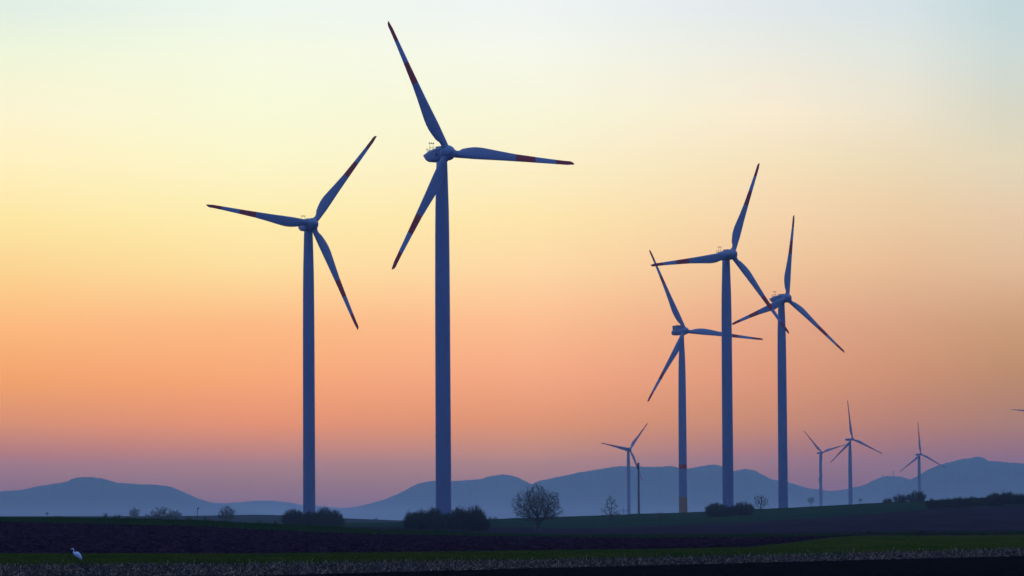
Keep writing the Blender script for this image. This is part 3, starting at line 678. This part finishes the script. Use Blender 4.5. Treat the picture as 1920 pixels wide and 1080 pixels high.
# winter weeds on the crest
wd = MB(); r = np.random.default_rng(77); n = 26; a = r.uniform(0, 6.28, n); e = np.stack([np.cos(a) * r.uniform(.05, .35, n), np.sin(a) * .2, r.uniform(.35, .95, n)], 1)
wt = empty('weed_clump', (0, 0, 0)); tag(wt, 'x', 'weeds', 'dry weeds along the crest')
b0 = r.normal(0, .12, (n, 3)); b0[:, 2] = -.2
wd.segs(b0, b0 + e, .018, .010, 3); wd.segs(b0 + e * .6, b0 + e * .6 + r.normal(0, .13, (n, 3)) + [0, 0, .15], .014, .008, 3)
wd.build('stalks', 'twig', wt)
spots = [(104, .55, 'small dry weed clump right of the lone sapling on the left crest'), (112, .5, 'low dry weed clump on the crest, second right of the lone sapling'), (198, 1.15, 'tall dark dry weed clump on the crest left of the hazy trees'),
         (216, .8, 'dry weed clump right beside the tall dark one on the left crest'), (223, .9, 'spreading dry weed clump just left of the tallest hazy tree'), (240, .6, 'low dry weeds directly below the tallest hazy tree'),
         (330, .7, 'dry weeds directly below the dome-shaped hazy tree'), (352, .8, 'dry weeds left of the perch pole'), (357, .6, 'low dry weeds touching the foot of the perch pole on its left'), (384, .9, 'first dry weed clump right of the perch pole'),
         (391, .7, 'second dry weed clump right of the perch pole'), (400, .5, 'third, lowest dry weed clump right of the perch pole'), (487, .7, 'dry weeds on the crest left of the leftmost shrub clump'), (516, .9, 'dry weeds touching the left end of the leftmost shrub clump')]
for i, (X, s, lab) in enumerate(spots):
    P = at(X, float(c5y(X)) + 1.0, 638.)
    if i == 0: wt.location = P; wt.scale = (s,) * 3; wt['label'] = lab
    else: copy_thing(wt, P, X * .7, s * 1.1, lab)

# ------------------------------------------------------------------ white egret
eg = empty('egret', on_plane(146, 1050.5, ZG)); tag(eg, 'white long-necked egret facing left on the green grass strip', 'bird')
EX = lambda X, Z: ((X - 760) / 605., 0., (835 - Z) / 605.)
b = MB()
path = [(930, 815, .012), (905, 780, .045), (865, 725, .105), (810, 660, .155), (755, 605, .182), (700, 568, .178), (650, 555, .145), (612, 552, .098), (588, 530, .060), (576, 500, .046), (577, 465, .038), (588, 430, .034), (590, 398, .032), (578, 366, .032), (556, 345, .037), (532, 340, .042), (508, 347, .038), (488, 356, .024), (476, 362, .014)]
b.tube([EX(X, Z) for X, Z, q in path], [(q * .85, q) for X, Z, q in path], 18, ax=(0, 1, 0)); b.build('body', 'white', eg)
b = MB(); b.tube([EX(484, 358), EX(460, 368), EX(432, 379)], [.016, .011, .002], 8); b.build('beak', 'beak', eg)
for s in (-1, 1):
    b = MB(); wp = [(655, 520, .01), (690, 535, .11), (750, 585, .155), (820, 665, .135), (880, 745, .08), (925, 812, .012)]
    b.tube([(EX(X, Z)[0], s * .11 * (1 if i not in (0, 5) else .6), EX(X, Z)[2]) for i, (X, Z, q) in enumerate(wp)], [(.055 if 0 < i < 5 else .01, q) for i, (X, Z, q) in enumerate(wp)], 14, ax=(0, 1, 0)); b.build('wing', 'white', eg)
    b = MB(); b.tube([(-.02, s * .06, .26), (.0, s * .06, .14), (-.02, s * .06, .01), (-.10, s * .07, -.01)], [.018, .013, .011, .006], 8); b.build('leg', 'leg', eg)
    b = MB(); ex = EX(512, 342); b.tube([(ex[0], s * .026, ex[2]), (ex[0], s * .036, ex[2])], [.008, .006], 8); b.build('eye', 'eye', eg)

# mole hills along the right part of the crest
r = np.random.default_rng(9)
for i, (X, w, lab) in enumerate([(1110, .5, 'dark soil mound on the crest below the narrow bare tree'), (1175, .7, 'flat dark soil mound on the crest below the small turbine beside the mast'), (1209, .55, 'dark soil mound on the crest left of the banded turbine'),
      (1396, .5, 'dark soil mound on the crest right below the small bare tree'), (1631, .8, 'dark soil mound on the green crest right of the tallest distant turbine'), (1682, .6, 'low soil mound on the green crest left of the right distant turbine'),
      (1731, 1.0, 'largest dark soil mound on the green crest below the right distant turbine'), (1780, .75, 'rightmost dark soil mound on the green crest, right of the largest one')]):
    P = at(X, float(c5y(X)) + 1.2, 636.); mo = empty('soil_mound', P) if False else None
    k = 18; rg = []
    for q, z in ((1.25, -.25), (1.0, .02), (.8, .14), (.5, .25), (.2, .31), (.03, .33)):
        rg.append([(w * q * (1 + .16 * math.sin(3 * a + i) + .1 * r.normal()) * math.cos(a), w * q * math.sin(a), z * w * 1.1) for a in np.arange(k) * 2 * math.pi / k])
    m = MB(); m.loft(rg); o = m.build('soil_mound', 'plough'); o.location = P; tag(o, lab, 'soil mound', 'soil mounds along the crest')

# ------------------------------------------------------------------ the air
mz = MB(); mz.box((0, 10700, 9), (8000, 6600, 33)); mo = mz.build('mist', 'soil', None, False); mo.data.materials.clear()
mm_ = bpy.data.materials.new('mist_air'); mm_.use_nodes = True; mn = mm_.node_tree; mn.nodes.clear()
pm = mn.nodes.new('ShaderNodeVolumePrincipled'); po = mn.nodes.new('ShaderNodeOutputMaterial'); mn.links.new(pm.outputs[0], po.inputs['Volume'])
pm.inputs['Color'].default_value = (.80, .88, .98, 1); pm.inputs['Density'].default_value = 2.6e-5; pm.inputs['Anisotropy'].default_value = .5
mo.data.materials.append(mm_); tag(mo, 'thin pale mist lying over the plain at the foot of the hills', 'mist', kind='stuff')
hz = MB(); hz.box((0, 10800, 130), (8500, 11300, 170)); ho = hz.build('haze', 'soil', None, False); ho.data.materials.clear()
hm = bpy.data.materials.new('haze_air'); hm.use_nodes = True; hn = hm.node_tree; hn.nodes.clear()
pv = hn.nodes.new('ShaderNodeVolumePrincipled'); out = hn.nodes.new('ShaderNodeOutputMaterial'); hn.links.new(pv.outputs[0], out.inputs['Volume'])
pv.inputs['Color'].default_value = (.60, .78, .86, 1); pv.inputs['Density'].default_value = 4.6e-5; pv.inputs['Anisotropy'].default_value = .5
ho.data.materials.append(hm); tag(ho, 'pale blue evening haze filling the air over the fields', 'haze', kind='stuff')
